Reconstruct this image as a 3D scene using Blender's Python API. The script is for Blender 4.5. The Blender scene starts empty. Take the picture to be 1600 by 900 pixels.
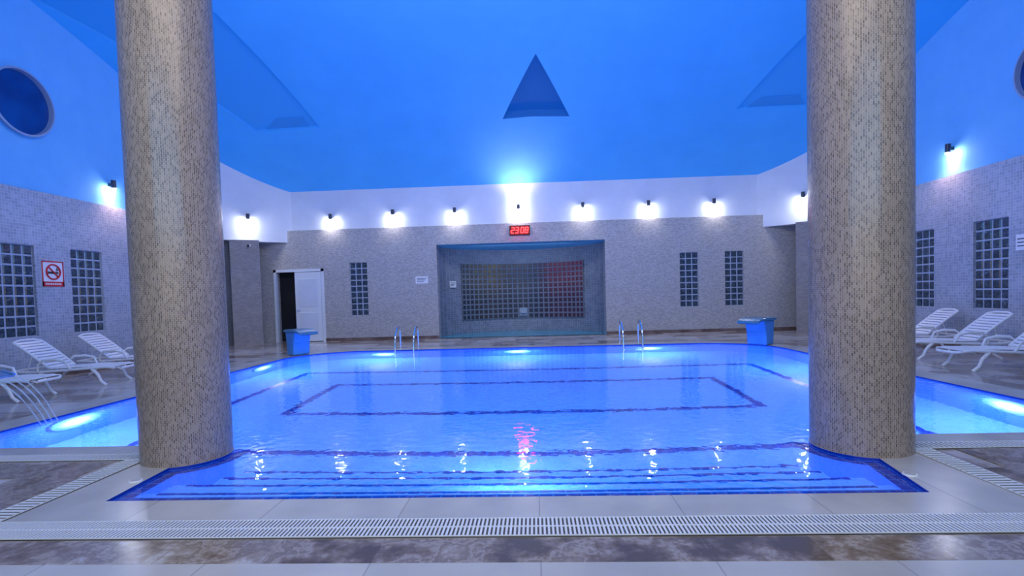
import bpy, bmesh, math, random
from mathutils import Vector, Matrix
random.seed(7)
S = bpy.context.scene
C = S.collection
PI = math.pi
S.view_settings.view_transform = 'Standard'
# ------------------------------------------------------------------ camera
H = 1.4; FOC = 800.0; PPY = 490.0
th = math.radians(2.5); pt = 0.0362; ro = 0.028
F = Vector((-math.sin(th)*math.cos(pt), math.cos(th)*math.cos(pt), -math.sin(pt)))
R0 = Vector((math.cos(th), math.sin(th), 0))
U0 = R0.cross(F)
R = R0*math.cos(ro) - U0*math.sin(ro)
U = U0*math.cos(ro) + R0*math.sin(ro)
cam_d = bpy.data.cameras.new('camera'); cam = bpy.data.objects.new('camera', cam_d); C.objects.link(cam)
cam.matrix_world = Matrix(((R.x, U.x, -F.x, 0), (R.y, U.y, -F.y, 0), (R.z, U.z, -F.z, H), (0, 0, 0, 1)))
cam_d.sensor_width = 36; cam_d.lens = 36*FOC/1600; cam_d.shift_y = (PPY-450)/1600
cam_d.clip_start = 0.05; cam_d.clip_end = 200
S.camera = cam
O = Vector((0, 0, H))
def ray(px, py): return (F*FOC + R*(px-800) - U*(py-PPY)).normalized()
def hz(px, py, z):
    d = ray(px, py); return O + d*((z-H)/d.z)
def hy(px, py, Y):
    d = ray(px, py); return O + d*(Y/d.y)
def hx(px, py, X):
    d = ray(px, py); return O + d*(X/d.x)
WZ = -0.014
def hw(px, py, z):          # through the water surface
    d = ray(px, py); p = O + d*((WZ-H)/d.z)
    h = Vector((d.x, d.y, 0)); s = h.length/1.33; hn = h.normalized()
    c = math.sqrt(1-s*s); q = hn*s + Vector((0, 0, -c))
    return p + q*((z-WZ)/q.z)

# ------------------------------------------------------------------ mesh helper
class MB:
    def __init__(s): s.bm = bmesh.new()
    def box(s, c, sz, rot=None):
        m = Matrix.Translation(c)
        if rot is not None: m = m @ rot
        bmesh.ops.create_cube(s.bm, size=1, matrix=m @ Matrix.Diagonal((sz[0], sz[1], sz[2], 1))); return s
    def bb(s, x0, x1, y0, y1, z0, z1):
        return s.box(((x0+x1)/2, (y0+y1)/2, (z0+z1)/2), (x1-x0, y1-y0, z1-z0))
    def cyl(s, p0, p1, r0, r1=None, n=16):
        p0 = Vector(p0); p1 = Vector(p1); r1 = r0 if r1 is None else r1
        q = (p1-p0).to_track_quat('Z', 'Y').to_matrix().to_4x4()
        bmesh.ops.create_cone(s.bm, cap_ends=True, segments=n, radius1=r0, radius2=r1, depth=(p1-p0).length,
                              matrix=Matrix.Translation((p0+p1)/2) @ q); return s
    def tube(s, pts, r, n=8, flat=1.0):
        pts = [Vector(p) for p in pts]; rings = []
        for i, p in enumerate(pts):
            t = (pts[min(i+1, len(pts)-1)] - pts[max(i-1, 0)]).normalized()
            a = Vector((0, 1, 0)) if abs(t.y) < .9 else Vector((1, 0, 0))
            u = t.cross(a).normalized(); v = t.cross(u).normalized()
            rr = r[i] if isinstance(r, (list, tuple)) else r
            rings.append([s.bm.verts.new(p + u*rr*math.cos(2*PI*k/n) + v*rr*flat*math.sin(2*PI*k/n)) for k in range(n)])
        for a, b in zip(rings, rings[1:]):
            for k in range(n): s.bm.faces.new((a[k], a[(k+1) % n], b[(k+1) % n], b[k]))
        s.bm.faces.new(rings[0][::-1]); s.bm.faces.new(rings[-1]); return s
    def prism(s, poly, y0, y1):      # polygon in x,z extruded along y
        a = [s.bm.verts.new((x, y0, z)) for x, z in poly]; b = [s.bm.verts.new((x, y1, z)) for x, z in poly]
        n = len(poly)
        for k in range(n): s.bm.faces.new((a[k], a[(k+1) % n], b[(k+1) % n], b[k]))
        s.bm.faces.new(a[::-1]); s.bm.faces.new(b); return s
    def face(s, pts):
        s.bm.faces.new([s.bm.verts.new(p) for p in pts]); return s
    def build(s, name, mat, parent=None, bevel=0, smooth=False, loc=None, rotz=0):
        bmesh.ops.recalc_face_normals(s.bm, faces=s.bm.faces)
        me = bpy.data.meshes.new(name); s.bm.to_mesh(me); s.bm.free()
        if smooth:
            for p in me.polygons: p.use_smooth = True
        o = bpy.data.objects.new(name, me); C.objects.link(o)
        me.materials.append(mat)
        if parent: o.parent = parent
        if loc is not None: o.location = loc
        o.rotation_euler = (0, 0, rotz)
        if bevel:
            m = o.modifiers.new('bevel', 'BEVEL'); m.width = bevel; m.segments = 2; m.limit_method = 'ANGLE'
        if smooth:
            m = o.modifiers.new('es', 'EDGE_SPLIT'); m.split_angle = math.radians(40)
        return o
def tag(o, label, cat, group=None, kind=None):
    o['label'] = label; o['category'] = cat
    if group: o['group'] = group
    if kind: o['kind'] = kind
    return o
def struct(o, label=None):
    o['kind'] = 'structure'
    if label: o['label'] = label
    return o
def empty(name, loc, rotz=0):
    o = bpy.data.objects.new(name, None); C.objects.link(o); o.location = loc; o.rotation_euler = (0, 0, rotz)
    o.empty_display_size = .1; return o
def copy_tree(o, parent=None):
    c = o.copy(); C.objects.link(c); c.parent = parent
    for ch in [k for k in bpy.data.objects if k.parent == o]: copy_tree(ch, c)
    return c

# ------------------------------------------------------------------ materials
def mat(name, col=(.8, .8, .8), rough=.5, metal=0, emit=None, es=0, trans=0, ior=1.45):
    m = bpy.data.materials.new(name); m.use_nodes = True
    b = m.node_tree.nodes['Principled BSDF']
    b.inputs['Base Color'].default_value = (*col, 1); b.inputs['Roughness'].default_value = rough
    b.inputs['Metallic'].default_value = metal; b.inputs['IOR'].default_value = ior
    b.inputs['Transmission Weight'].default_value = trans
    if emit: b.inputs['Emission Color'].default_value = (*emit, 1); b.inputs['Emission Strength'].default_value = es
    return m
def nd(m, t, **k):
    n = m.node_tree.nodes.new(t)
    for a, v in k.items(): setattr(n, a, v)
    return n
def lk(m, a, b): m.node_tree.links.new(a, b)
def coords(m, uv):
    tc = nd(m, 'ShaderNodeTexCoord'); sp = nd(m, 'ShaderNodeSeparateXYZ'); cb = nd(m, 'ShaderNodeCombineXYZ')
    lk(m, tc.outputs['Object'], sp.inputs[0])
    if isinstance(uv, float):
        at = nd(m, 'ShaderNodeMath', operation='ARCTAN2'); mu = nd(m, 'ShaderNodeMath', operation='MULTIPLY')
        lk(m, sp.outputs['Y'], at.inputs[0]); lk(m, sp.outputs['X'], at.inputs[1])
        lk(m, at.outputs[0], mu.inputs[0]); mu.inputs[1].default_value = uv
        lk(m, sp.outputs['Z'], cb.inputs[0]); lk(m, mu.outputs[0], cb.inputs[1])
    else:
        lk(m, sp.outputs[uv[0].upper()], cb.inputs[0]); lk(m, sp.outputs[uv[1].upper()], cb.inputs[1])
    return cb.outputs[0], tc.outputs['Object']
def brickmat(name, uv, bw, bh, c1, c2, cm, mortar, off=.5, rough=.4, bump=.3, nscale=3, namt=.35, emit=0):
    m = mat(name, c1, rough); b = m.node_tree.nodes['Principled BSDF']
    vec, obv = coords(m, uv)
    t = nd(m, 'ShaderNodeTexBrick'); lk(m, vec, t.inputs['Vector'])
    t.offset = off; t.inputs['Scale'].default_value = 1; t.inputs['Brick Width'].default_value = bw
    t.inputs['Row Height'].default_value = bh; t.inputs['Mortar Size'].default_value = mortar
    t.inputs['Mortar Smooth'].default_value = .2
    t.inputs['Color1'].default_value = (*c1, 1); t.inputs['Color2'].default_value = (*c2, 1); t.inputs['Mortar'].default_value = (*cm, 1)
    n = nd(m, 'ShaderNodeTexNoise'); n.inputs['Scale'].default_value = nscale; n.inputs['Detail'].default_value = 6; lk(m, obv, n.inputs['Vector'])
    mr = nd(m, 'ShaderNodeMapRange'); lk(m, n.outputs['Fac'], mr.inputs[0])
    mr.inputs[1].default_value = .3; mr.inputs[2].default_value = .7; mr.inputs[3].default_value = 1-namt; mr.inputs[4].default_value = 1+namt*.6
    mx = nd(m, 'ShaderNodeVectorMath', operation='SCALE'); lk(m, t.outputs['Color'], mx.inputs[0]); lk(m, mr.outputs[0], mx.inputs['Scale'])
    lk(m, mx.outputs[0], b.inputs['Base Color'])
    if emit:
        lk(m, mx.outputs[0], b.inputs['Emission Color']); b.inputs['Emission Strength'].default_value = emit
    if bump:
        bp = nd(m, 'ShaderNodeBump'); bp.inputs['Strength'].default_value = bump; bp.inputs['Distance'].default_value = .01; bp.invert = True
        lk(m, t.outputs['Fac'], bp.inputs['Height']); lk(m, bp.outputs[0], b.inputs['Normal'])
    return m
def noisemat(name, stops, scale, rough=.4, detail=8, dist=0, bump=0, emit=0):
    m = mat(name, (1, 1, 1), rough); b = m.node_tree.nodes['Principled BSDF']
    tc = nd(m, 'ShaderNodeTexCoord'); n = nd(m, 'ShaderNodeTexNoise'); lk(m, tc.outputs['Object'], n.inputs['Vector'])
    n.inputs['Scale'].default_value = scale; n.inputs['Detail'].default_value = detail; n.inputs['Distortion'].default_value = dist
    n.inputs['Roughness'].default_value = .6
    r = nd(m, 'ShaderNodeValToRGB'); lk(m, n.outputs['Fac'], r.inputs[0])
    e = r.color_ramp.elements
    while len(e) < len(stops): e.new(.5)
    for k, (p, c) in enumerate(stops): e[k].position = p; e[k].color = (*c, 1)
    lk(m, r.outputs[0], b.inputs['Base Color'])
    if bump:
        bp = nd(m, 'ShaderNodeBump'); bp.inputs['Strength'].default_value = bump; bp.inputs['Distance'].default_value = .02
        lk(m, n.outputs['Fac'], bp.inputs['Height']); lk(m, bp.outputs[0], b.inputs['Normal'])
    return m
def add_emit(m, col, s):
    b = m.node_tree.nodes['Principled BSDF']; b.inputs['Emission Color'].default_value = (*col, 1); b.inputs['Emission Strength'].default_value = s; return m

M_side = brickmat('mosaic_side', 'xz', .06, .06, (.30, .33, .40), (.45, .47, .54), (.54, .56, .62), .004, 0, .3, .3, 1.2, .12)
M_stone = brickmat('split_stone', 'xz', .07, .030, (.42, .39, .37), (.62, .585, .56), (.40, .375, .36), .0035, .5, .55, .6, 25, .14)
M_col = brickmat('column_mosaic', .385, .034, .0165, (.40, .285, .195), (.17, .115, .075), (.42, .34, .27), .0025, .5, .22, .4, 1.5, .12)
M_pillar = brickmat('pillar_mosaic', 'xz', .09, .03, (.34, .29, .27), (.24, .20, .19), (.36, .33, .32), .004, .5, .4, .3, 3, .15)
M_white = noisemat('white_plaster', [(.3, (.64, .67, .74)), (.7, (.70, .73, .80))], 2, .8)
M_upper = add_emit(noisemat('blue_light_plaster', [(.3, (.15, .40, .72)), (.7, (.18, .44, .76))], 2, .8), (0, .21, .88), .16)  # blue light on the upper walls put into colour and glow
M_ceil = add_emit(noisemat('blue_glow_ceiling', [(.3, (.075, .28, .58)), (.7, (.085, .32, .64))], 1.2, .8), (.0, .195, .86), .36)  # blue light on the ceiling put into its colour and an even glow
M_ceild = add_emit(mat('blue_recess', (.004, .05, .18), .8), (0, .085, .50), .55)  # blue light in the middle recess painted as a dimmer glow
M_ceils = add_emit(mat('blue_recess_side', (.06, .25, .54), .8), (0, .175, .80), .35)  # blue light in the side recesses put into colour and glow
M_pool = brickmat('pool_tile_glow', 'xy', .12, .06, (.085, .31, .94), (.11, .37, 1.0), (.065, .26, .88), .004, .5, .4, 0, .5, .10, .48)  # underwater light put into the floor tiles as emission
M_poolw = mat('pool_wall_glow', (.05, .25, .9), .4, emit=(.04, .22, .95), es=.40)  # wall tiles glow by themselves, standing in for underwater light
M_dark = brickmat('dark_blue_tile', 'xy', .1, .1, (.001, .022, .30), (.002, .034, .40), (.02, .13, .55), .006, 0, .25, 0, 3, .2, .34)  # emission brightens the dark tiles as if lit under water
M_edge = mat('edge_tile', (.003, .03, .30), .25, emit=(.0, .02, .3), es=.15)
M_beige = brickmat('beige_marble', 'xy', .9, 2.2, (.47, .435, .375), (.53, .49, .425), (.33, .30, .26), .004, .5, .22, 0, 1.5, .18)
def slab_mat(name, bw, bh, stops, base, noise_sc, rough=.18):
    m = mat(name, (.6, .6, .6), rough); b = m.node_tree.nodes['Principled BSDF']
    vec, obv = coords(m, 'xy')
    t = nd(m, 'ShaderNodeTexBrick'); lk(m, vec, t.inputs['Vector']); t.offset = .5
    t.inputs['Scale'].default_value = 1; t.inputs['Brick Width'].default_value = bw; t.inputs['Row Height'].default_value = bh; t.inputs['Mortar Size'].default_value = .003
    t.inputs['Color1'].default_value = (0, 0, 0, 1); t.inputs['Color2'].default_value = (1, 1, 1, 1); t.inputs['Mortar'].default_value = (.3, .3, .3, 1)
    n = nd(m, 'ShaderNodeTexNoise'); n.inputs['Scale'].default_value = noise_sc; n.inputs['Detail'].default_value = 12; n.inputs['Roughness'].default_value = .68; lk(m, obv, n.inputs['Vector'])
    sep = nd(m, 'ShaderNodeRGBToBW'); lk(m, t.outputs['Color'], sep.inputs[0])
    m1 = nd(m, 'ShaderNodeMath', operation='MULTIPLY_ADD'); lk(m, sep.outputs[0], m1.inputs[0]); m1.inputs[1].default_value = base; m1.inputs[2].default_value = -base/2
    m2 = nd(m, 'ShaderNodeMath', operation='ADD'); lk(m, m1.outputs[0], m2.inputs[0]); lk(m, n.outputs['Fac'], m2.inputs[1])
    r = nd(m, 'ShaderNodeValToRGB'); lk(m, m2.outputs[0], r.inputs[0]); e = r.color_ramp.elements
    while len(e) < len(stops): e.new(.5)
    for k, (p, c) in enumerate(stops): e[k].position = p; e[k].color = (*c, 1)
    lk(m, r.outputs[0], b.inputs['Base Color']); return m
M_floor = slab_mat('deck_marble', 1.2, .6, [(.36, (.22, .155, .12)), (.44, (.33, .26, .21)), (.49, (.48, .42, .36)), (.7, (.58, .52, .46))], .35, 1.6, .13)
M_brown = slab_mat('brown_marble', .6, 3.0, [(.36, (.12, .08, .045)), (.45, (.24, .17, .115)), (.50, (.38, .31, .24)), (.525, (.21, .15, .105)), (.60, (.32, .25, .185)), (.68, (.50, .44, .37))], .20, 3.0)
M_plastic = noisemat('white_plastic', [(.3, (.78, .78, .78)), (.7, (.84, .84, .84))], 4, .3)
M_grate = mat('grate_plastic', (.74, .73, .69), .35)
M_chan = mat('channel_dark', (.10, .09, .08), .7)
M_chrome = mat('chrome', (.75, .8, .85), .12, 1)
M_lampbody = mat('lamp_body', (.05, .06, .09), .35, .5)
M_lens = mat('lamp_lens', (1, 1, 1), .3, emit=(.95, .95, 1), es=420)
def pool_lens_halo():  # lens disc carries a soft light halo painted as a radial fade
    m = mat('pool_lens_halo', (.04, .24, .9), .3); b = m.node_tree.nodes['Principled BSDF']
    tc = nd(m, 'ShaderNodeTexCoord'); ln = nd(m, 'ShaderNodeVectorMath', operation='LENGTH'); lk(m, tc.outputs['Object'], ln.inputs[0])
    r = nd(m, 'ShaderNodeValToRGB'); mr = nd(m, 'ShaderNodeMapRange'); lk(m, ln.outputs['Value'], mr.inputs[0]); mr.inputs[1].default_value = 0; mr.inputs[2].default_value = .40
    lk(m, mr.outputs[0], r.inputs[0]); r.color_ramp.interpolation = 'B_SPLINE'
    cs = [(0, (1, 1, 1)), (.38, (.85, .94, 1)), (.66, (.20, .38, .62)), (.96, (.008, .045, .2))]
    e = r.color_ramp.elements
    while len(e) < len(cs): e.new(.5)
    for k, (p, c) in enumerate(cs): e[k].position = p; e[k].color = (*c, 1)
    lk(m, r.outputs[0], b.inputs['Emission Color']); b.inputs['Emission Strength'].default_value = 2.2; return m
M_plens = pool_lens_halo()
M_frame = mat('white_frame', (.76, .78, .80), .4)
M_rim = mat('porthole_rim', (.30, .38, .54), .4)
M_black = mat('dark_void', (.01, .01, .013), .8)
M_red = mat('red_paint', (.65, .02, .03), .4)
M_ink = mat('black_ink', (.02, .02, .03), .5)
M_signw = mat('sign_white', (.85, .85, .86), .4)
M_led = mat('led_red', (.3, .0, .0), .4, emit=(1, .009, .010), es=22)
M_ledcase = mat('led_case', (.035, .0, .001), .5, emit=(1, 0, .01), es=.07)
M_teal = add_emit(noisemat('niche_floor_water', [(.3, (.02, .24, .36)), (.7, (.04, .32, .44))], 3, .1), (0, .3, .5), .08)  # teal light on the niche floor put in as a faint glow
M_spout = noisemat('spout_plastic', [(.3, (.05, .23, .50)), (.7, (.07, .28, .58))], 3, .3)
M_cap = noisemat('spout_cap', [(.3, (.05, .18, .28)), (.7, (.07, .22, .34))], 8, .25)
M_base = noisemat('baseboard_brown', [(.3, (.10, .06, .05)), (.7, (.28, .2, .17))], 3, .2)
M_glass = noisemat('glass_block', [(.35, (.025, .04, .06)), (.6, (.07, .095, .125)), (.75, (.20, .24, .28))], 9, .12, 3, 1.5)
M_mortar = mat('block_mortar', (.42, .47, .56), .6)
M_nmortar = mat('niche_mortar', (.20, .23, .30), .6)
def port_mat():
    m = mat('porthole_glass', (.006, .03, .16), .08); b = m.node_tree.nodes['Principled BSDF']
    tc = nd(m, 'ShaderNodeTexCoord')
    n = nd(m, 'ShaderNodeTexNoise'); n.inputs['Scale'].default_value = 1.6; lk(m, tc.outputs['Object'], n.inputs['Vector'])
    r = nd(m, 'ShaderNodeValToRGB'); lk(m, n.outputs['Fac'], r.inputs[0]); r.color_ramp.elements[0].position = .4; r.color_ramp.elements[0].color = (0, .008, .07, 1)
    r.color_ramp.elements[1].position = .65; r.color_ramp.elements[1].color = (0, .03, .20, 1)
    lk(m, r.outputs[0], b.inputs['Emission Color']); b.inputs['Emission Strength'].default_value = .6; return m
M_port = port_mat()
def niche_glass():  # yellow and red light in the blocks painted as glow by position
    m = mat('niche_glass_block', (.02, .03, .05), .35); b = m.node_tree.nodes['Principled BSDF']
    tc = nd(m, 'ShaderNodeTexCoord'); sp = nd(m, 'ShaderNodeSeparateXYZ'); lk(m, tc.outputs['Object'], sp.inputs[0])
    r = nd(m, 'ShaderNodeValToRGB'); mr = nd(m, 'ShaderNodeMapRange'); lk(m, sp.outputs['X'], mr.inputs[0])
    mr.inputs[1].default_value = -2.3; mr.inputs[2].default_value = 2.3; lk(m, mr.outputs[0], r.inputs[0])
    cs = [(0, (.03, .05, .08)), (.12, (.08, .08, .05)), (.26, (.13, .115, .05)), (.40, (.05, .05, .06)), (.62, (.04, .04, .08)), (.76, (.16, .02, .04)), (1, (.13, .02, .04))]
    e = r.color_ramp.elements
    while len(e) < len(cs): e.new(.5)
    for k, (p, c) in enumerate(cs): e[k].position = p; e[k].color = (*c, 1)
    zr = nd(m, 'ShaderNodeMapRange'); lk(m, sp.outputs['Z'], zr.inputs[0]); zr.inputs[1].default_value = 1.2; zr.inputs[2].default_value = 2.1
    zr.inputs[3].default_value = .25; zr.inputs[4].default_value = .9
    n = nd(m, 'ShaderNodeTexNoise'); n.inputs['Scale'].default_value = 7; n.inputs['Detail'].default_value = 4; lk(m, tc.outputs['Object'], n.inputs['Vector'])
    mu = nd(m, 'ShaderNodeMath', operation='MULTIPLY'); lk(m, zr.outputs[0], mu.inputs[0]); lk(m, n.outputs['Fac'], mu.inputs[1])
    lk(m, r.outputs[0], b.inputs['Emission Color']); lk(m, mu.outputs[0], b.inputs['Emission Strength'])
    return m
M_nglass = niche_glass()
def water_mat():
    m = mat('water', (.81, .90, 1), .0, trans=1, ior=1.33); b = m.node_tree.nodes['Principled BSDF']
    tc = nd(m, 'ShaderNodeTexCoord'); n = nd(m, 'ShaderNodeTexNoise'); n2 = nd(m, 'ShaderNodeTexNoise')
    for k, s in ((n, 1.6), (n2, 10)):
        lk(m, tc.outputs['Object'], k.inputs['Vector']); k.inputs['Scale'].default_value = s; k.inputs['Detail'].default_value = 1
    ad = nd(m, 'ShaderNodeMath', operation='MULTIPLY_ADD'); lk(m, n.outputs['Fac'], ad.inputs[0]); ad.inputs[1].default_value = .6; lk(m, n2.outputs['Fac'], ad.inputs[2])
    bp = nd(m, 'ShaderNodeBump'); bp.inputs['Strength'].default_value = .12; bp.inputs['Distance'].default_value = .03
    lk(m, ad.outputs[0], bp.inputs['Height']); lk(m, bp.outputs[0], b.inputs['Normal']); return m
M_water = water_mat()
M_jet = mat('jet_water', (.8, .9, 1), .05, trans=.85, ior=1.2, emit=(.4, .6, 1), es=.05)

# ------------------------------------------------------------------ room constants
XL, XR, YF = -9.9, 9.2, 17.2
YB = -3.0
def zc(x, y):
    t = max(0, YF+.1-y); u = (x+.35)/9.6
    return 5.1 + 4.4*(1-math.exp(-t/7.5)) + (.95*(1-min(1, u*u)) - .10*min(abs(x-.03), 2.5))*(1-math.exp(-t/4))
def hc(px, py):
    d = ray(px, py); s = 2.0
    while s < 40:
        p = O + d*s
        if p.y > YF+.1 or p.z > zc(p.x, p.y): return p
        s += .02
    return p

def holed_wall(name, loc, rotz, u0, u1, z0, z1, holes, m, depth=.12, thick=.3):
    us = sorted({u0, u1} | {h[0] for h in holes} | {h[1] for h in holes}); zs = sorted({z0, z1} | {h[2] for h in holes} | {h[3] for h in holes})
    b = MB()
    def inh(u, z): return any(h[0] < u < h[1] and h[2] < z < h[3] for h in holes)
    for a, c in zip(us, us[1:]):
        for d, e in zip(zs, zs[1:]):
            if not inh((a+c)/2, (d+e)/2): b.face([(a, 0, d), (c, 0, d), (c, 0, e), (a, 0, e)])
    for h in holes:
        dd = h[4] if len(h) > 4 else depth
        a, c, d, e = h[:4]
        b.face([(a, 0, d), (a, dd, d), (a, dd, e), (a, 0, e)]); b.face([(c, 0, d), (c, 0, e), (c, dd, e), (c, dd, d)])
        b.face([(a, 0, e), (a, dd, e), (c, dd, e), (c, 0, e)]); b.face([(a, 0, d), (c, 0, d), (c, dd, d), (a, dd, d)])
    b.face([(u0, 0, z1), (u1, 0, z1), (u1, thick, z1), (u0, thick, z1)])
    bmesh.ops.remove_doubles(b.bm, verts=b.bm.verts, dist=1e-4)
    me = bpy.data.meshes.new(name); b.bm.to_mesh(me); b.bm.free(); me.materials.append(m)
    o = bpy.data.objects.new(name, me); C.objects.link(o); o.location = loc; o.rotation_euler = (0, 0, rotz)
    return struct(o)

wn = [0]
def block_window(loc, rotz, cols, rows, w, h, label):
    wn[0] += 1
    t = empty('window_%d' % wn[0], loc, rotz); struct(t, label)
    MB().bb(-w/2, w/2, .05, .12, -h/2, h/2).build('mortar_grid', M_mortar, t)
    b = MB(); pw = w/cols; ph = h/rows; g = .017
    for i in range(cols):
        for j in range(rows):
            x = -w/2+pw*(i+.5); z = -h/2+ph*(j+.5); hw_ = pw/2-g; hh = ph/2-g
            o_ = [b.bm.verts.new((x+sx*hw_, .05, z+sz*hh)) for sx, sz in ((-1, -1), (1, -1), (1, 1), (-1, 1))]
            i_ = [b.bm.verts.new((x+sx*hw_*.8, .028, z+sz*hh*.8)) for sx, sz in ((-1, -1), (1, -1), (1, 1), (-1, 1))]
            for k in range(4): b.bm.faces.new((o_[k], o_[(k+1) % 4], i_[(k+1) % 4], i_[k]))
            b.bm.faces.new(i_)
    b.build('glass_blocks', M_glass, t)
    return t

WC = 1.75
LW = [7.6, 9.4, 11.0]
holed_wall('wall_left', (XL, 0, 0), PI/2, YB, YF, 0, 3.75, [(y-.4, y+.4, WC-.9, WC+.9) for y in LW], M_side)
for y, lb in zip(LW, ('glass block window beyond the left frame edge', 'glass block window left of the prohibition sign', 'glass block window right of the prohibition sign')):
    block_window((XL, y, WC), PI/2, 4, 9, .8, 1.8, lb)
RW = [8.9, 10.75, 12.6]
holed_wall('wall_right', (XR, 0, 0), -PI/2, -YF, -YB, 0, 3.75, [(-y-.4, -y+.4, WC-.9, WC+.9) for y in RW], M_side)
for y, lb in zip(RW, ('glass block window nearest on the right wall', 'glass block window above the loungers on the right wall', 'glass block window just right of the right column')):
    block_window((XR, y, WC), -PI/2, 4, 9, .8, 1.8, lb)
CX = -.42
FW = [(hy(561, 452, YF).x), (hy(1077, 437, YF).x), (hy(1147.5, 433, YF).x)]
dl = hy(430, 480, YF).x; dr = hy(508, 480, YF).x; DH = 2.42
niche = (CX-2.82, CX+2.82, 0.0, 3.16, .42)
STX0, STX1 = hy(455, 362, YF).x, hy(1180, 337, YF).x
holes = [(x-.3, x+.3, WC-.9, WC+.9) for x in FW] + [niche, (dl+.05, dr-.05, 0, DH, .35)]
holed_wall('wall_far', (0, YF, 0), 0, XL, XR, 0, 3.8, holes, M_stone)
for x, lb in zip(FW, ('narrow glass block window right of the door', 'narrow glass block window right of the niche', 'narrow glass block window nearest the right waterfall spout')):
    block_window((x, YF, WC), 0, 3, 9, .6, 1.8, lb)
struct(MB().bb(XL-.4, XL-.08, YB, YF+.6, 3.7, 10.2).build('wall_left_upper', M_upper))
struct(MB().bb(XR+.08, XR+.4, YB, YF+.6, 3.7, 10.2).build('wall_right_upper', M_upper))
struct(MB().bb(XL-.4, XR+.4, YF+.08, YF+.4, 3.75, 7).build('wall_far_upper', M_white))
def diag(name, a, b_, z0, z1):
    a = Vector(a); b_ = Vector(b_)
    m = MB(); corner = Vector((a.x, b_.y))
    P_ = []
    mid = (a+b_)/2; bow = (mid-corner)*-.18
    for k in range(13):
        u = k/12; P_.append(a.lerp(b_, u) + bow*4*u*(1-u))
    P_.append(corner); n = len(P_)
    lo = [m.bm.verts.new((p.x, p.y, z0)) for p in P_]; hi = [m.bm.verts.new((p.x, p.y, z1)) for p in P_]
    for k in range(n): m.bm.faces.new((lo[k], lo[(k+1) % n], hi[(k+1) % n], hi[k]))
    m.bm.faces.new(lo[::-1]); m.bm.faces.new(hi)
    return struct(m.build(name, M_white, smooth=True))
DL = ((XL-.08, 15.3), (STX0, YF+.08)); DR = ((XR+.08, 15.3), (STX1+.1, YF+.08))
diag('wall_corner_left', DL[0], DL[1], 3.4, 7.2)
diag('wall_corner_right', DR[0], DR[1], 3.4, 7.2)
struct(MB().bb(dr, niche[0], YF-.03, YF, 0, .1).build('baseboard_far_left', M_base))
struct(MB().bb(niche[1], XR, YF-.03, YF, 0, .1).build('baseboard_far_right', M_base))
struct(MB().bb(XL, XL+.03, YB, 15.8, 0, .1).build('baseboard_left', M_base))
struct(MB().bb(XR-.03, XR, YB, 15.8, 0, .1).build('baseboard_right', M_base))

# niche apse
def ell(t, k=1.0): return (CX+2.82*math.cos(t)*k, YF+.4+2.4*math.sin(t)*k)
b = MB(); N = 48; lo = []; hi = []
for i in range(N+1):
    x, y = ell(PI*i/N); lo.append(b.bm.verts.new((x, y, -.02))); hi.append(b.bm.verts.new((x, y, 3.16)))
for i in range(N): b.bm.faces.new((lo[i], lo[i+1], hi[i+1], hi[i]))
M_apse = brickmat('apse_mosaic', 'xz', .08, .08, (.20, .22, .28), (.30, .32, .39), (.36, .39, .45), .007, 0, .35, .2, 2, .15)
struct(b.build('wall_niche', M_apse, smooth=True))
b = MB(); vs = [b.bm.verts.new((*ell(PI*i/N), 3.15)) for i in range(N+1)]; vs += [b.bm.verts.new((CX-2.82, YF+.0, 3.15)), b.bm.verts.new((CX+2.82, YF+.0, 3.15))]
b.bm.faces.new(vs); struct(b.build('ceiling_niche', add_emit(noisemat('niche_ceiling_glow', [(.3, (.10, .28, .50)), (.7, (.14, .34, .58))], 2, .6), (.02, .17, .6), .2)))  # blue light on the niche ceiling put into colour and glow
b = MB(); vs = [b.bm.verts.new((*ell(PI*i/N), .012)) for i in range(N+1)]; vs += [b.bm.verts.new((CX-2.82, YF+.02, .012)), b.bm.verts.new((CX+2.82, YF+.02, .012))]
b.bm.faces.new(vs); struct(b.build('floor_niche', M_teal))
wn[0] += 1
t = empty('window_%d' % wn[0], (CX, YF, 0)); struct(t, 'curved glass block wall at the back of the niche')
t0, t1 = math.radians(36), math.radians(144); Z0, Z1 = .5, 2.62; NC, NR = 26, 11
def ep(tt, off):
    x, y = ell(tt); n = Vector((math.cos(tt)/2.82, math.sin(tt)/2.4, 0)).normalized()
    return Vector((x-CX, y-YF, 0)) - n*off
b = MB()
for i in range(NC*2):
    a = t0+(t1-t0)*i/(NC*2); c = t0+(t1-t0)*(i+1)/(NC*2)
    p = ep(a, .05); q = ep(c, .05)
    b.face([(p.x, p.y, Z0), (q.x, q.y, Z0), (q.x, q.y, Z1), (p.x, p.y, Z1)])
    for z in (Z0, Z1):
        p2 = ep(a, -.02); q2 = ep(c, -.02); b.face([(p.x, p.y, z), (q.x, q.y, z), (q2.x, q2.y, z), (p2.x, p2.y, z)])
b.build('mortar_grid', M_nmortar, t)
b = MB()
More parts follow.
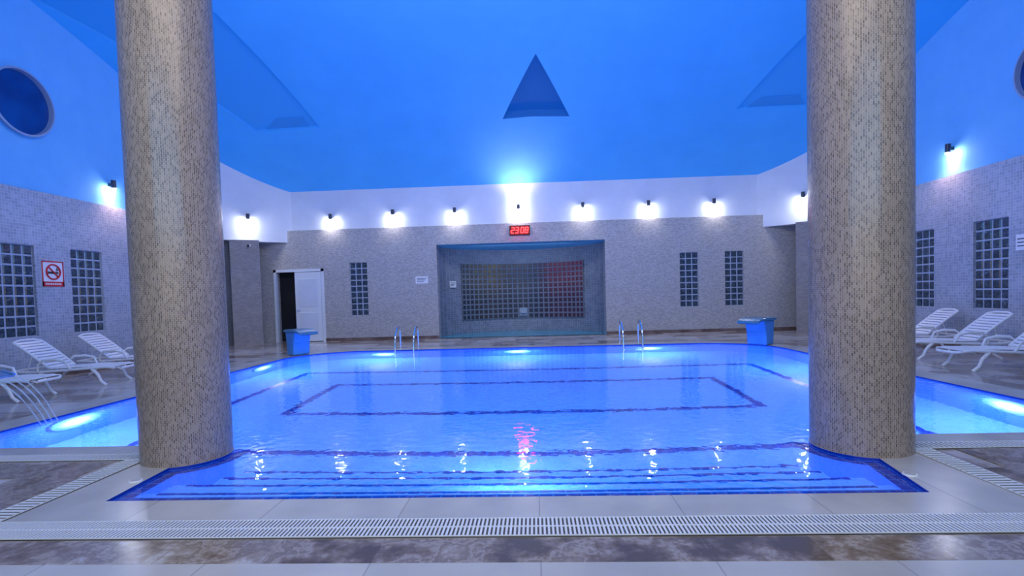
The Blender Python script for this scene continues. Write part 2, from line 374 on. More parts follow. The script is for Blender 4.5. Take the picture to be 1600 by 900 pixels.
for i in range(NC):
    a = t0+(t1-t0)*(i+.13)/NC; c = t0+(t1-t0)*(i+.87)/NC; a2 = t0+(t1-t0)*(i+.2)/NC; c2 = t0+(t1-t0)*(i+.8)/NC
    for j in range(NR):
        if j in (0, 1) and i in (12, 13): continue
        za = Z0+(Z1-Z0)*(j+.13)/NR; zb = Z0+(Z1-Z0)*(j+.87)/NR; za2 = Z0+(Z1-Z0)*(j+.2)/NR; zb2 = Z0+(Z1-Z0)*(j+.8)/NR
        o4 = [b.bm.verts.new(Vector((p.x, p.y, z))) for p, z in ((ep(a, .055), za), (ep(c, .055), za), (ep(c, .055), zb), (ep(a, .055), zb))]
        i4 = [b.bm.verts.new(Vector((p.x, p.y, z))) for p, z in ((ep(a2, .065), za2), (ep(c2, .065), za2), (ep(c2, .065), zb2), (ep(a2, .065), zb2))]
        for k in range(4): b.bm.faces.new((o4[k], o4[(k+1) % 4], i4[(k+1) % 4], i4[k]))
        b.bm.faces.new(i4)
b.build('glass_blocks', M_nglass, t)
sp = empty('wall_spout', (CX, YF+2.75, .72)); tag(sp, 'small grey square water spout low in the curved glass block wall', 'water spout')
M_panel = mat('spout_panel', (.34, .40, .48), .4)
MB().bb(-.15, .15, -.08, .03, -.14, .18).build('panel', M_panel, sp, bevel=.01)
MB().bb(-.10, .10, -.2, -.07, -.02, .02).build('lip', M_chrome, sp)
def area(loc, target, size, e, col, sy=None):
    l = bpy.data.lights.new('a', 'AREA'); l.energy = e; l.color = col; l.shape = 'RECTANGLE'; l.size = size; l.size_y = sy or size
    o = bpy.data.objects.new('area_light', l); C.objects.link(o); o.location = loc
    o.rotation_euler = (Vector(target)-Vector(loc)).to_track_quat('-Z', 'Y').to_euler(); return o
area((CX, YF+.45, 3.0), (CX, YF+2.4, 1.6), 3.5, 14, (.62, .76, 1), .2)  # lamp added in the niche to brighten its back wall

# ceiling
b = MB(); nx, ny = 90, 110; g = []
for i in range(nx+1):
    g.append([])
    for j in range(ny+1):
        x = XL-.5+(XR-XL+1)*i/nx; y = YB-.1+(YF+.35-YB)*j/ny; g[-1].append(b.bm.verts.new((x, y, zc(x, y))))
for i in range(nx):
    for j in range(ny): b.bm.faces.new((g[i][j], g[i+1][j], g[i+1][j+1], g[i][j+1]))
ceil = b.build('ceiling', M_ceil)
struct(ceil)
sm = ceil.modifiers.new('s', 'SOLIDIFY'); sm.thickness = .7; sm.offset = -1
if ceil.data.polygons[0].normal.z > 0: sm.offset = 1
tris = [[(785, 186), (890, 182), (837, 84)],
        [(400, 206), (500, 200), (316, 0), (180, -70), (50, 0)],
        [(1150, 171), (1290, 165), (1335, -20)]]
def patch(pts, dz):
    k = bmesh.new(); k.faces.new([k.verts.new((p.x, p.y, 0)) for p in pts])
    bmesh.ops.triangulate(k, faces=k.faces)
    for _ in range(3): bmesh.ops.subdivide_edges(k, edges=k.edges, cuts=1, use_grid_fill=True)
    for v in k.verts: v.co.z = zc(v.co.x, v.co.y)+dz
    return k
for ti, tr in enumerate(tris):
    pts = [hc(*p) for p in tr]; dp = .22 if ti == 0 else .08
    md = M_ceild if ti == 0 else M_ceils
    k = MB(); k.bm.free(); k.bm = patch(pts, -.4)
    ex = bmesh.ops.extrude_face_region(k.bm, geom=list(k.bm.faces))
    for v in [e for e in ex['geom'] if isinstance(e, bmesh.types.BMVert)]: v.co.z = zc(v.co.x, v.co.y)+dp
    cut = k.build('cutter', M_ceil)
    bo = ceil.modifiers.new('b', 'BOOLEAN'); bo.operation = 'DIFFERENCE'; bo.object = cut; bo.solver = 'EXACT'
    bpy.context.view_layer.update()
    me = bpy.data.meshes.new_from_object(ceil.evaluated_get(bpy.context.evaluated_depsgraph_get()))
    ceil.modifiers.clear(); ceil.data = me
    bpy.data.objects.remove(cut)
    wn[0] += 1
    k = MB(); k.bm.free(); k.bm = patch(pts, dp-.02)
    cen = sum(pts, Vector())/len(pts)
    for a_, c_ in zip(pts, pts[1:]+pts[:1]):
        for s in range(8):
            q0 = a_.lerp(c_, s/8); q1 = a_.lerp(c_, (s+1)/8)
            q0 = q0.lerp(cen, .008); q1 = q1.lerp(cen, .008)
            k.face([(q0.x, q0.y, zc(q0.x, q0.y)+.005), (q1.x, q1.y, zc(q1.x, q1.y)+.005), (q1.x, q1.y, zc(q1.x, q1.y)+dp-.01), (q0.x, q0.y, zc(q0.x, q0.y)+dp-.01)])
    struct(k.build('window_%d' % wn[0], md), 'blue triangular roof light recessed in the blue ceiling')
for num, quad in ((21, [(414, 205), (485, 200), (474, 184), (432, 187)]), (22, [(1166, 170), (1258, 166), (1250, 150), (1190, 154)])):
    pts = [hc(*p) for p in quad]; k = MB(); k.bm.free(); k.bm = patch(pts, .045)
    struct(k.build('trim_%d' % num, add_emit(mat('blue_recess_foot', (.045, .20, .46), .8), (0, .15, .73), .34)), 'darker blue foot of a ceiling recess')  # recess foot has its blue light put into colour and glow

def porthole(loc, rotz, r, label):
    wn[0] += 1
    t = empty('window_%d' % wn[0], loc, rotz); struct(t, label)
    MB().cyl((0, -.005, 0), (0, -.012, 0), r*.97, n=64).build('glass', M_port, t)
    b = MB(); n = 64
    prof = [(r, 0), (r+.03, -.10), (r-.01, -.11), (r-.02, 0)]
    rings = [[b.bm.verts.new((q*math.cos(2*PI*k/n), y, q*math.sin(2*PI*k/n))) for k in range(n)] for q, y in prof]
    for a, c in zip(rings, rings[1:]):
        for k in range(n): b.bm.faces.new((a[k], a[(k+1) % n], c[(k+1) % n], c[k]))
    b.build('rim', M_rim, t, smooth=True)
p = hx(30, 160, XL-.08); porthole(p, PI/2, .62, 'round porthole window high on the left wall')
p = hx(1642, 100, XR+.08); porthole(p, -PI/2, .58, 'round porthole window high on the right wall')

# ------------------------------------------------------------------ pool outline
COLL = Vector((-3.235, 4.56)); COLR = Vector((2.82, 4.57)); RCL = .368; RCR = .385
def arc(cx, cy, r, a0, a1, n):
    return [(cx+r*math.cos(math.radians(a0+(a1-a0)*k/n)), cy+r*math.sin(math.radians(a0+(a1-a0)*k/n))) for k in range(n+1)]
RAL = .374; RAR = .391
A = hz(174, 780, 0); B = hz(1462, 775, 0); ym = (A.y+B.y)/2; A.y = B.y = ym
out = [(B.x, ym)] + arc(COLR.x, COLR.y, RAR, 258, 48, 24) + arc(5.15, 5.47, .6, -90, 0, 8) + arc(4.15, 12.0, 1.6, 0, 90, 14) \
    + arc(-4.55, 12.0, 1.6, 90, 180, 14) + arc(-5.55, 5.47, .6, 180, 270, 8) + arc(COLL.x, COLL.y, RAL, 122, -78, 24) + [(A.x, ym)]
PD = -1.5
def fill(loops, z, name, m):
    b = MB(); es = []
    for lp in loops:
        vs = [b.bm.verts.new((x, y, z)) for x, y in lp]
        es += [b.bm.edges.new((vs[k], vs[(k+1) % len(vs)])) for k in range(len(vs))]
    bmesh.ops.triangle_fill(b.bm, use_beauty=True, use_dissolve=False, edges=es)
    for f in b.bm.faces:
        if f.normal.z < 0: f.normal_flip()
    me = bpy.data.meshes.new(name); b.bm.to_mesh(me); b.bm.free(); me.materials.append(m)
    o = bpy.data.objects.new(name, me); C.objects.link(o); return o
struct(fill([[(XL, YB), (XR, YB), (XR, YF+.05), (XL, YF+.05)], out], 0, 'floor', M_floor))
def offs(poly, d):
    n = len(poly); r = []
    for k in range(n):
        p0 = Vector(poly[k-1]); p = Vector(poly[k]); p1 = Vector(poly[(k+1) % n])
        a = (p-p0).normalized(); c = (p1-p).normalized(); na = Vector((a.y, -a.x)); nc = Vector((c.y, -c.x)); nn = (na+nc).normalized()
        r.append(tuple(p+nn*d/max(.4, nn.dot(na))))
    return r
G1 = hz(800, 812, 0).y; G0 = hz(800, 840, 0).y; BR0 = hz(800, 880, 0).y
cop = [(3.12, G1+.012), (3.12, 4.6), (5.9, 4.6), (6.2, 4.9)] + arc(4.15, 12.0, 2.05, 0, 90, 14) + arc(-4.55, 12.0, 2.05, 90, 180, 14) + [(-6.6, 4.9), (-6.3, 4.6), (-3.52, 4.6), (-3.52, G1+.012)]
struct(fill([cop, out], .006, 'trim_1', M_beige), 'beige marble coping round the pool')
b = MB(); n = len(out)
for k in range(n):
    p = out[k]; q = out[(k+1) % n]; b.face([(p[0], p[1], .006), (q[0], q[1], .006), (q[0], q[1], -.03), (p[0], p[1], -.03)])
struct(b.build('trim_2', M_edge), 'dark blue tiled edge of the pool')
b = MB()
for k in range(n):
    p = out[k]; q = out[(k+1) % n]; b.face([(p[0], p[1], -.03), (q[0], q[1], -.03), (q[0], q[1], PD), (p[0], p[1], PD)])
struct(b.build('wall_pool', M_poolw), 'blue side walls of the pool with painted glow')
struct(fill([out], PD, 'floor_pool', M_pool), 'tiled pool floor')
for k in range(1, 5):
    y0 = ym+.32*(k-1); z = -.18*k
    x0, x1 = (A.x+.03, B.x-.03) if k <= 2 else (-2.85, 2.42)
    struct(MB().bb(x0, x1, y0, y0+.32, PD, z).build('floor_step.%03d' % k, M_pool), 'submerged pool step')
    sh = .12 if k <= 2 else .02
    struct(MB().bb(x0+sh, x1-sh, y0+.285, y0+.323, z-.035, z+.004).build('trim_3.%03d' % k, M_dark), 'dark blue nosing of a pool step')
ext = arc(COLL.x, COLL.y, RAL, 20, -78, 14) + [(A.x, ym), (B.x, ym)] + arc(COLR.x, COLR.y, RAR, 258, 160, 14)
def strip(pl, w, z, name, m, side):
    b = MB(); rows = []
    for k in range(len(pl)):
        p0 = Vector(pl[max(0, k-1)]); p = Vector(pl[k]); p1 = Vector(pl[min(k+1, len(pl)-1)])
        a = (p-p0); c = (p1-p)
        if a.length < 1e-6: a = c
        if c.length < 1e-6: c = a
        a.normalize(); c.normalize()
        na = Vector((-a.y, a.x)); nc = Vector((-c.y, c.x)); nn = (na+nc).normalized()
        q = p+nn*side*w/max(.5, nn.dot(na)); rows.append(((p.x, p.y, z), (q.x, q.y, z)))
    for r0, r1 in zip(rows, rows[1:]): b.face([r0[0], r1[0], r1[1], r0[1]])
    return b.build(name, m)
struct(strip(ext, .12, -.035, 'trim_4', M_dark, 1), 'dark blue border tiles along the stepped pool edge')
def line(a, b_, w, z):
    a = Vector(a[:2]); b_ = Vector(b_[:2]); d = (b_-a).normalized(); nn = Vector((-d.y, d.x))*w/2; a = a-d*w/2; b_ = b_+d*w/2
    return [(*(a+nn), z), (*(b_+nn), z), (*(b_-nn), z), (*(a-nn), z)]
for idx, quad, w in ((5, [(525, 602), (1110, 590), (1195, 636), (450, 645)], .13), (6, [(485, 582), (1165, 570), (1495, 688), (195, 700)], .13)):
    q = [hw(px, py, PD) for px, py in quad]
    x0 = (q[0].x+q[3].x)/2; x1 = (q[1].x+q[2].x)/2; y1 = (q[0].y+q[1].y)/2; y0 = (q[2].y+q[3].y)/2
    x0 = max(x0, -5.9); x1 = min(x1, 5.5); y1 = min(y1, 13.4)
    q = [(x0, y1), (x1, y1), (x1, y0), (x0, y0)]
    b = MB()
    for k in range(4): b.face(line(q[k], q[(k+1) % 4], w, PD+.008+.001*k))
    struct(b.build('trim_%d' % idx, M_dark), 'dark blue tile rectangle on the pool floor')
wtr = fill([offs(out, -.002)], WZ, 'pool_water', M_water)
tag(wtr, 'clear glowing blue water filling the stepped swimming pool', 'water', kind='stuff')

struct(MB().bb(-4.2, 3.8, BR0, G0-.01, -.01, .005).build('trim_7', M_brown), 'brown marble band in front of the near grate')
struct(MB().bb(-4.2, 3.8, 1.2, BR0, -.01, .004).build('trim_8', M_beige), 'pale marble floor nearest the camera')
for k, (x0, x1, y0, y1) in enumerate([(-4.3, -3.7, 3.2, 4.0), (-8.6, -3.8, 3.98, 4.41), (3.3, 3.9, 3.15, 3.95), (3.5, 8.2, 3.90, 4.41)]):
    struct(MB().bb(x0, x1, y0, y1, -.01, .005+.0005*k).build('trim_%d' % (9+k), M_brown), 'brown marble inlay in the deck')

# ------------------------------------------------------------------ grates
def grate(loc, L, W, rotz, label, rows=2, pitch=.025):
    t = empty('drain_grate', loc, rotz); tag(t, label, 'grate', 'white overflow grates round the pool')
    MB().bb(0, L, 0, W, .001, .006).build('channel', M_chan, t)
    b = MB(); n = int(L/pitch); hw_ = pitch*.26
    for r in range(rows):
        y0 = W*r/rows+.006; y1 = W*(r+1)/rows-.006
        for i in range(n):
            x = (i+.5)*L/n; b.bb(x-hw_, x+hw_, y0, y1, .008, .013)
    b.build('slats', M_grate, t)
    b = MB()
    for r in range(rows+1):
        y = W*r/rows; b.bb(0, L, max(0, y-.005), min(W, y+.005), .006, .0125)
    b.build('frame', M_grate, t)
grate((-3.71, G0, .003), 7.0, G1-G0, 0, 'long white slatted drain grate in front of the pool steps')
grate((-3.53, G1+.01, .003), 4.40-G1, .18, PI/2, 'short white drain grate in front of the left column', 1, .045)
grate((3.30, G1+.01, .003), 4.40-G1, .18, PI/2, 'short white drain grate in front of the right column', 1, .045)
grate((-8.2, 4.42, .003), 4.66, .17, 0, 'white drain grate running left from the left column', 1, .04)
grate((3.14, 4.42, .003), 4.66, .17, 0, 'white drain grate running right from the right column', 1, .04)

# ------------------------------------------------------------------ columns
for p, r_, lb in ((COLL, RCL, 'thick round column of brown fine mosaic left of the pool steps'), (COLR, RCR, 'thick round column of brown fine mosaic right of the pool steps')):
    o = MB().cyl((0, 0, 0), (0, 0, zc(p.x, p.y)+.1), r_, n=96).build('column', M_col, smooth=True, loc=(p.x, p.y, .006))
    tag(o, lb, 'column')
for x, rz, lb in ((-9.3, .50, 'flat sided tiled pier in the far left corner by the door'), (8.6, -.48, 'flat sided tiled pier in the far right corner')):
    o = MB().bb(-.42, .42, -.3, .3, 0, 3.39).build('pier', M_pillar, loc=(x, 16.25, 0), rotz=rz); tag(o, lb, 'pier')

# ------------------------------------------------------------------ door
t = empty('door_1', ((dl+dr)/2, YF, 0)); struct(t, 'white double door, one leaf open')
wd = dr-dl
b = MB(); b.bb(-wd/2, -wd/2+.09, -.04, .1, 0, DH+.06).bb(wd/2-.09, wd/2, -.04, .1, 0, DH+.06).bb(-wd/2, wd/2, -.04, .1, DH-.03, DH+.06)
b.build('door_frame', M_frame, t)
lf = MB().bb(-.88, 0, -.02, .02, .02, DH-.05).build('door_leaf', M_frame, t, bevel=.004, loc=(wd/2-.1, -.02, 0), rotz=.06)
b = MB()
for z0, z1 in ((.25, 1.0), (1.2, 2.15)): b.bb(-.76, -.12, -.03, -.018, z0, z1)
b.build('door_panel', M_white, lf, bevel=.006)
MB().tube([(-.82, -.02, 1.08), (-.82, -.08, 1.08), (-.70, -.08, 1.08)], .012).build('door_handle', M_chrome, lf)
MB().bb(-wd/2, wd/2, .3, .34, 0, DH).build('dark_room', M_black, t)

# ------------------------------------------------------------------ wall lamps
def spot(loc, target, e, ang, blend, col, r=.03):
    l = bpy.data.lights.new('spot', 'SPOT'); l.energy = e; l.spot_size = math.radians(ang); l.spot_blend = blend; l.color = col; l.shadow_soft_size = r
    o = bpy.data.objects.new('spot_light', l); C.objects.link(o); o.location = loc
    o.rotation_euler = (Vector(target)-Vector(loc)).to_track_quat('-Z', 'Y').to_euler(); return o
def wall_lamp(p, rotz, label, up=False, col=(1, .95, .90), e=23):
    t = empty('wall_lamp', p, rotz); tag(t, label, 'lamp', 'small dark wall lamps above the tiled walls')
    MB().cyl((0, -.12, -.09), (0, -.12, .10), .052, n=24).build('lamp_body', M_lampbody, t, smooth=True)
    MB().bb(-.022, .022, -.08, 0, -.035, .035).build('bracket', M_lampbody, t)
    MB().cyl((0, -.12, -.125), (0, -.12, -.09), .034, .044, n=24).build('lens', M_lens, t)
    rm = Matrix.Rotation(rotz, 3, 'Z'); q = Vector(p)+rm @ Vector((0, -.24, -.12))
    spot(q, q+rm @ Vector((0, .05, -1)), e, 120, 1, col, .03)
    if up:
        MB().cyl((0, -.12, .10), (0, -.12, .125), .044, n=24).build('lens', M_lens, t)
        q = Vector(p)+rm @ Vector((0, -.50, .05)); spot(q, q+rm @ Vector((0, .02, 1)), 125, 130, 1, (1, .74, .70), .03)
far_l = [(518, 340, 'leftmost'), (615, 333, 'second from left'), (711, 330, 'third from left'), (810, 324, ''), (910, 322, 'third from right'), (1012, 319, 'second from right'), (1114, 316, 'rightmost')]
for px, py, w in far_l:
    p = hy(px, py, YF+.08)
    wall_lamp(p, 0, 'dark wall lamp shining up and down directly above the red clock' if not w else 'small dark wall lamp on the far wall, %s of seven' % w, up=not w)
def hplane(px, py, a, b_):
    d = ray(px, py); n = Vector((b_[1]-a[1], a[0]-b_[0], 0)); s = n.dot(Vector((a[0], a[1], 0))-O)/n.dot(d); return O+d*s
def bowpt(px, py, D):
    p = hplane(px, py, D[0], D[1]); a = Vector(D[0]); c = Vector(D[1]); corner = Vector((a.x, c.y)); mid = (a+c)/2
    u = (Vector((p.x, p.y))-a).length/(c-a).length; q = p.copy(); bw = (mid-corner)*-.18*4*u*(1-u); q.x += bw.x; q.y += bw.y; return q
p = bowpt(388, 338, DL); a = math.atan2(DL[1][1]-DL[0][1], DL[1][0]-DL[0][0]); wall_lamp(p, a, 'dark wall lamp on the white corner just right of the left column')
p = bowpt(1253, 304, DR); a = math.atan2(DR[0][1]-DR[1][1], DR[0][0]-DR[1][0]); wall_lamp(p, a, 'dark wall lamp on the white corner just left of the right column')
wall_lamp(hx(170, 289, XL-.08), PI/2, 'dark wall lamp on the left wall beside the left column', col=(1, .62, .54), e=62)
wall_lamp(hx(1490, 232, XR+.08), -PI/2, 'dark wall lamp on the right wall above the glass block windows', col=(1, .62, .54), e=62)

# ------------------------------------------------------------------ clock
p = hy(812, 360, YF)
t = empty('digital_clock', p); tag(t, 'red glowing digital clock reading 23 08 above the niche', 'clock')
MB().bb(-.34, .34, -.07, 0, -.16, .16).build('case', M_ledcase, t, bevel=.01)
seg = {'2': 'abged', '3': 'abgcd', '8': 'abcdefg', '0': 'abcdef'}
for ch, x in (('2', -.23), ('3', -.09), ('0', .09), ('8', .23)):
    b = MB(); w, h, s = .045, .09, .026
    D = {'a': (0, h, w*2, s), 'g': (0, 0, w*2, s), 'd': (0, -h, w*2, s), 'b': (w, h/2, s, h), 'c': (w, -h/2, s, h), 'f': (-w, h/2, s, h), 'e': (-w, -h/2, s, h)}
    for k in seg[ch]:
        cx, cz, sx, sz = D[k]; b.box((x+cx+cz*.15, -.075, cz), (sx, .012, sz))
    b.build('digit', M_led, t)
l = bpy.data.lights.new('clock_glow', 'POINT'); l.energy = 4; l.color = (1, .02, .05); l.shadow_soft_size = .03
o = bpy.data.objects.new('clock_glow', l); C.objects.link(o); o.location = p+Vector((0, -.3, 0))

# ------------------------------------------------------------------ signs
p = hx(82, 428, XL); t = empty('prohibition_sign', p+Vector((.001, 0, 0)), PI/2)
tag(t, 'square white sign with red border and crossed out dark symbol between two glass block windows', 'sign')
MB().bb(-.24, .24, -.012, 0, -.26, .26).build('board', M_signw, t)
b = MB()
for a_ in ((-.24, .24, .235, .26), (-.24, .24, -.26, -.16), (-.24, -.215, -.26, .26), (.215, .24, -.26, .26)): b.bb(a_[0], a_[1], -.016, -.011, a_[2], a_[3])
b.build('red_border', M_red, t)
b = MB()
for k in range(9): b.bb(-.18+.04*k, -.155+.04*k, -.02, -.015, -.225, -.19)
b.build('lettering', M_signw, t)
b = MB(); b.bb(-.12, .055, -.018, -.013, .0, .045).bb(.065, .085, -.018, -.013, .0, .045).bb(.095, .115, -.018, -.013, .0, .045)
b.tube([(.075, -.016, .06), (.07, -.016, .085), (.09, -.016, .10), (.085, -.016, .13)], .008, 6); b.tube([(.105, -.016, .06), (.10, -.016, .08), (.118, -.016, .095)], .008, 6)
b.build('dark_symbol', M_ink, t)
b = MB(); b.tube([(.15*math.cos(2*PI*k/40), -.022, .04+.15*math.sin(2*PI*k/40)) for k in range(41)], .016, 6)
b.tube([(-.105, -.022, .145), (.105, -.022, -.065)], .014, 6); b.build('prohibition_ring', M_red, t)
def notice(p, rotz, w, h, label):
    t = empty('notice_sign', p, rotz); tag(t, label, 'sign')
    MB().bb(-w/2, w/2, -.012, 0, -h/2, h/2).build('board', M_signw, t)
    b = MB()
    for k in range(3): b.bb(-w*.4, w*.4-.05*k, -.015, -.011, h*(.22-.22*k)-.009, h*(.22-.22*k)+.009)
    b.build('lettering', M_ink, t)
notice(hy(659, 437.5, YF), 0, .42, .24, 'small white notice on the stone wall left of the niche')
q = hx(1600, 378, XR); notice(q, -PI/2, .3, .3, 'small white notice at the right edge beside a glass block window')
nx_, ny_ = ell(math.radians(155))
notice((nx_+.04, ny_-.05, 1.85), math.radians(50), .3, .24, 'small white notice inside the niche beside the curved glass blocks')
t = empty('security_camera', (-9.0, 15.93, 3.2)); tag(t, 'tiny white dome camera at the top of the far left corner pier', 'camera')
MB().cyl((0, 0, 0), (0, .05, 0), .05, n=20).build('base', M_signw, t)
b = MB(); bmesh.ops.create_uvsphere(b.bm, u_segments=16, v_segments=10, radius=.045); b.build('dome', M_ink, t, smooth=True)

# ------------------------------------------------------------------ ladders
def ladder(x, label):
    t = empty('pool_ladder', (x, 13.6, 0)); tag(t, label, 'ladder')
    for s in (-.25, .25):
        pts = [(s, .42, .0), (s, .42, .42)] + [(s, .22+.2*math.cos(a), .42+.2*math.sin(a)) for a in [PI*k/10 for k in range(1, 8)]] + [(s, -.08, .42), (s, -.16, .2), (s, -.16, -1.1)]
        MB().tube(pts, .024, 10).build('handrail', M_chrome, t, smooth=True)
        MB().cyl((s, .42, 0.006), (s, .42, .03), .05, n=16).build('flange', M_chrome, t)
    for z in (-.3, -.6, -.9): MB().bb(-.25, .25, -.22, -.1, z-.015, z+.015).build('tread', M_chrome, t)
ladder(hz(632, 548, 0).x, 'chrome pool ladder left of centre on the far pool edge')
ladder(hz(992, 541, 0).x, 'chrome pool ladder right of centre on the far pool edge')

# ------------------------------------------------------------------ waterfall spouts
def spout(loc, rotz, label, wy=.28):
    t = empty('waterfall_spout', loc, rotz); tag(t, label, 'fountain')
    MB().prism([(-.18, .012), (.12, .012), (.15, .35), (.21, .56), (.28, .62), (-.24, .62), (-.21, .35)], -wy, wy).build('body', M_spout, t, bevel=.03)
    MB().prism([(-.27, .61), (.28, .61), (.40, .585), (.48, .54), (.50, .555), (.46, .61), (.36, .655), (.2, .675), (-.2, .68), (-.28, .655)], -wy-.03, wy+.03).build('cap', M_cap, t, bevel=.02)
    MB().prism([(.42, .56), (.475, .535), (.49, .55), (.43, .58)], -wy+.03, wy-.03).build('nozzle', M_ink, t)
    return t
spout((-6.1, 12.95, .0), math.radians(-35), 'blue waterfall spout at the far left pool corner', .23)
spout((5.55, 12.9, .0), math.radians(215), 'blue waterfall spout at the far right pool corner', .26)
sp3 = Vector((-7.06, 5.95, 0))
M_steel = mat('brushed_steel', (.46, .52, .58), .22, .95)
t = empty('steel_fountain', sp3); tag(t, 'slim curved steel fountain pouring water at the left picture edge', 'fountain')
cv = [(0, .012), (.0, .3), (.03, .45), (.10, .56), (.22, .62), (.36, .62), (.50, .575)]
inn = [(x+.02 if k < 3 else x, z-.028 if k >= 3 else z) for k, (x, z) in enumerate(cv)]
MB().prism(cv+inn[::-1], -.20, .20).build('blade', M_steel, t, bevel=.006)
MB().bb(-.09, .11, -.24, .24, .004, .02).build('foot_plate', M_steel, t)
for s in (-.195, .195): MB().tube([(x, s, z+.004) for x, z in cv], .016, 8).build('edge_rail', M_chrome, t, smooth=True)
b = MB()
for k in range(4):
    y = sp3.y-.15+.10*k; x0 = sp3.x+.53; pts = []
    for q in range(13):
        tt = q/12; pts.append((x0+.58*tt+random.uniform(-.004, .004), y-.03*tt*(k-2), .545-.56*tt*tt))
    b.tube(pts, [.006+.003*random.random() for _ in pts], 8)
o = b.build('water_jets', M_jet, smooth=True); tag(o, 'thin clear water jets falling from the steel fountain at the left picture edge', 'water', kind='stuff')

M_lid = mat('lid_plastic', (.46, .43, .38), .4)
for x, y, lb in ((hz(212, 753, 0).x, hz(212, 753, 0).y, 'round white cover in the coping beside the left column'), (hz(1422, 743, 0).x, hz(1422, 743, 0).y, 'round white cover in the coping beside the right column')):
    t = empty('skimmer_lid', (x, y, .006)); tag(t, lb, 'drain cover')
    MB().cyl((0, 0, 0), (0, 0, .010), .050, .046, n=32).build('rim', M_grate, t)
    MB().cyl((0, 0, .010), (0, 0, .013), .036, n=32).build('cover', M_lid, t)

# ------------------------------------------------------------------ pool lights
def pool_light(p, rotz, label, e=44, s=1.0, off=.45):
    t = empty('pool_light', p, rotz); tag(t, label, 'pool light', 'round underwater pool lights')
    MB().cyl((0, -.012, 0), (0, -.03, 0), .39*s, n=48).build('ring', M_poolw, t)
    MB().cyl((0, -.03, 0), (0, -.04, 0), .38*s, n=48).build('lens', M_plens, t)
    rm = Matrix.Rotation(rotz, 3, 'Z'); q = Vector(p)+rm @ Vector((0, -off, .30))
    area(q, q+rm @ Vector((0, .12, -1)), .5, e, (.66, .72, 1), .5)
for px, lb in ((590, 'left of three on the far pool wall'), (806, 'middle of three on the far pool wall'), (1045, 'right of three on the far pool wall')):
    pool_light((hz(px, 552, 0).x, 13.6, -.75), 0, 'bright underwater light, '+lb, 56)
pool_light((-6.15, 11.2, -.55), PI/2, 'bright underwater light near the far end of the left pool wall')
pool_light((-6.15, 6.5, -.55), PI/2, 'bright underwater light beside the pouring steel fountain')
pool_light((5.75, 10.4, -.55), -PI/2, 'bright underwater light near the far end of the right pool wall')
pool_light((5.75, 6.4, -.55), -PI/2, 'bright underwater light at the near end of the right pool wall')
pool_light((-.35, ym+1.28, -1.15), PI, 'added unseen lamp for the glow at the near steps', 22, .8, .35)  # fixture and lamp added on a hidden riser to make this glow
area((-.15, ym+.55, -.06), (-.15, ym+.7, -1), .9, 6, (.7, .85, 1), .3)  # second lamp added just under the surface for the step glow

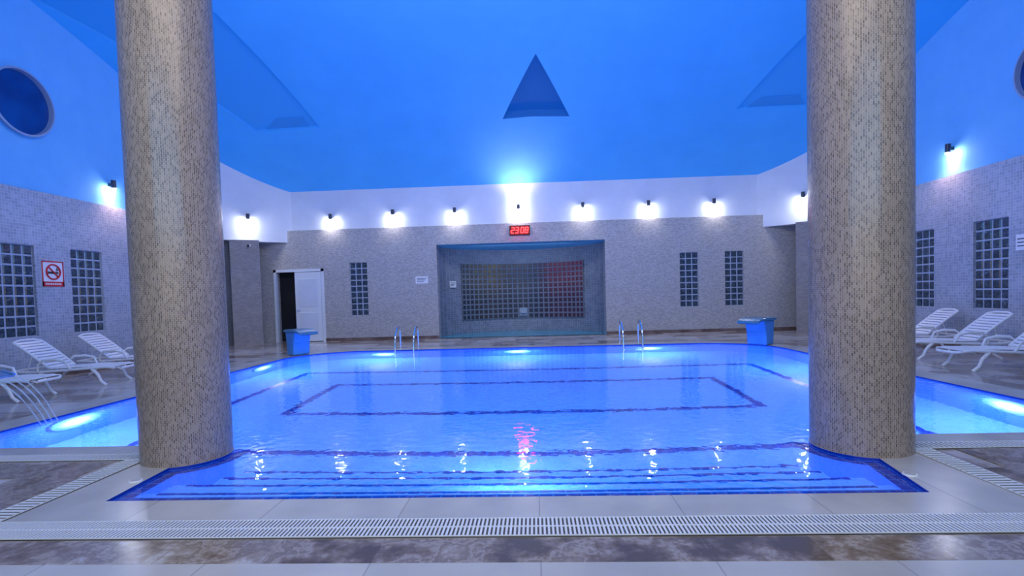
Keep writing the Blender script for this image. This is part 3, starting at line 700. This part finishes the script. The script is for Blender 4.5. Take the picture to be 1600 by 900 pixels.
# ------------------------------------------------------------------ loungers
def make_lounger():
    t = empty('sun_lounger', (0, 0, 0))
    b = MB()
    for s in (-1, 1):
        b.tube([(-.95, s*.31, .30), (-.6, s*.32, .28), (-.2, s*.33, .29), (.4, s*.33, .32), (.8, s*.32, .34), (.95, s*.29, .32)], .024, 8)
    b.tube([(.95, -.29, .32), (1.0, -.2, .30), (1.0, .2, .30), (.95, .29, .32)], .024, 8); b.tube([(-.95, -.31, .30), (-.97, 0, .30), (-.95, .31, .30)], .02, 8)
    b.build('frame', M_plastic, t, smooth=True)
    b = MB(); n = 13
    for k in range(n):
        x = -.26+1.18*k/(n-1); z = .335+.02*math.sin((x+.2)*2.2)
        b.box((x, 0, z), (.070, .60, .014))
    b.bb(-.28, .95, -.02, .02, .31, .33)
    b.build('seat', M_plastic, t, bevel=.004)
    b = MB()
    def bp(u): return (-.26-.58*u-.06*u*u, .34+.42*u+.10*u*(1-u)+.08*u*u)
    pr = [bp(k/10) for k in range(11)]
    for s in (-1, 1): b.tube([(x, s*.30, z) for x, z in pr], .023, 8)
    b.tube([(pr[-1][0], -.30, pr[-1][1]), (pr[-1][0]-.03, -.15, pr[-1][1]+.03), (pr[-1][0]-.03, .15, pr[-1][1]+.03), (pr[-1][0], .30, pr[-1][1])], .023, 8)
    for k in range(10):
        u = (k+.5)/10; x, z = bp(u); x2, z2 = bp(u+.02); ang = math.atan2(z2-z, x2-x)
        b.box((x, 0, z), (.056, .58, .012), Matrix.Rotation(-ang, 4, 'Y'))
    b.build('backrest', M_plastic, t, smooth=False)
    for s in (-1, 1):
        MB().tube([(.55, s*.32, .31), (.66, s*.33, .2), (.72, s*.34, .08), (.82, s*.34, .0)], [.034, .028, .024, .028], 8).build('leg', M_plastic, t, smooth=True)
        MB().tube([(-.35, s*.32, .28), (-.5, s*.33, .18), (-.55, s*.34, .08), (-.68, s*.34, .0)], [.034, .028, .024, .028], 8).build('leg', M_plastic, t, smooth=True)
        MB().tube([(-.45, s*.34, .29), (-.42, s*.36, .42), (-.32, s*.365, .50), (-.1, s*.365, .51), (.08, s*.36, .47), (.16, s*.34, .32)], [.022, .02, .025, .026, .022, .02], 8, flat=.9).build('armrest', M_plastic, t, smooth=True)
        MB().tube([(-.62, s*.24, .58), (-.72, s*.24, .29)], .012, 6).build('back_support', M_plastic, t)
    return t
L0 = make_lounger()
spots = [(-8.42, 9.0, .08, 'white slatted sun lounger below the prohibition sign, fully in view'), (-8.6, 10.5, .08, 'white slatted sun lounger partly hidden behind the left column'),
         (-8.5, 7.55, .05, 'white slatted sun lounger cut by the left picture edge behind the steel fountain'),
         (7.85, 10.0, PI-.08, 'white slatted sun lounger with raised back in the middle of the right row'), (8.1, 11.5, PI-.05, 'white slatted sun lounger half hidden by the right column'),
         (7.6, 8.55, PI-.05, 'nearest white sun lounger of the right row, cut by the picture edge')]
for i, (x, y, a, lb) in enumerate(spots):
    o = L0 if i == 0 else copy_tree(L0)
    o.location = (x, y, 0); o.rotation_euler = (0, 0, a); o.scale = (.93, .93, .95); tag(o, lb, 'sun lounger', 'white sun loungers along the side walls')

# ------------------------------------------------------------------ room light, area lamps added out of view
area((-.3, -1.5, 4.0), (-.3, 12, 7.5), 9, 290, (.0, .40, 1), 3)
area((-.3, -2.4, 2.4), (-.3, 12, .8), 8, 125, (1, .88, .76), 2.5)
area((-.2, 1.2, 6.0), (-.2, 4, 0), 6, 215, (1, .88, .74), 2.5)
area((-.3, 7.2, 7.7), (-.3, 17, 1.0), 9, 350, (.93, .92, 1), 1.2)
w = bpy.data.worlds.new('world'); S.world = w; w.use_nodes = True
w.node_tree.nodes['Background'].inputs[0].default_value = (.25, .45, 1, 1); w.node_tree.nodes['Background'].inputs[1].default_value = .12
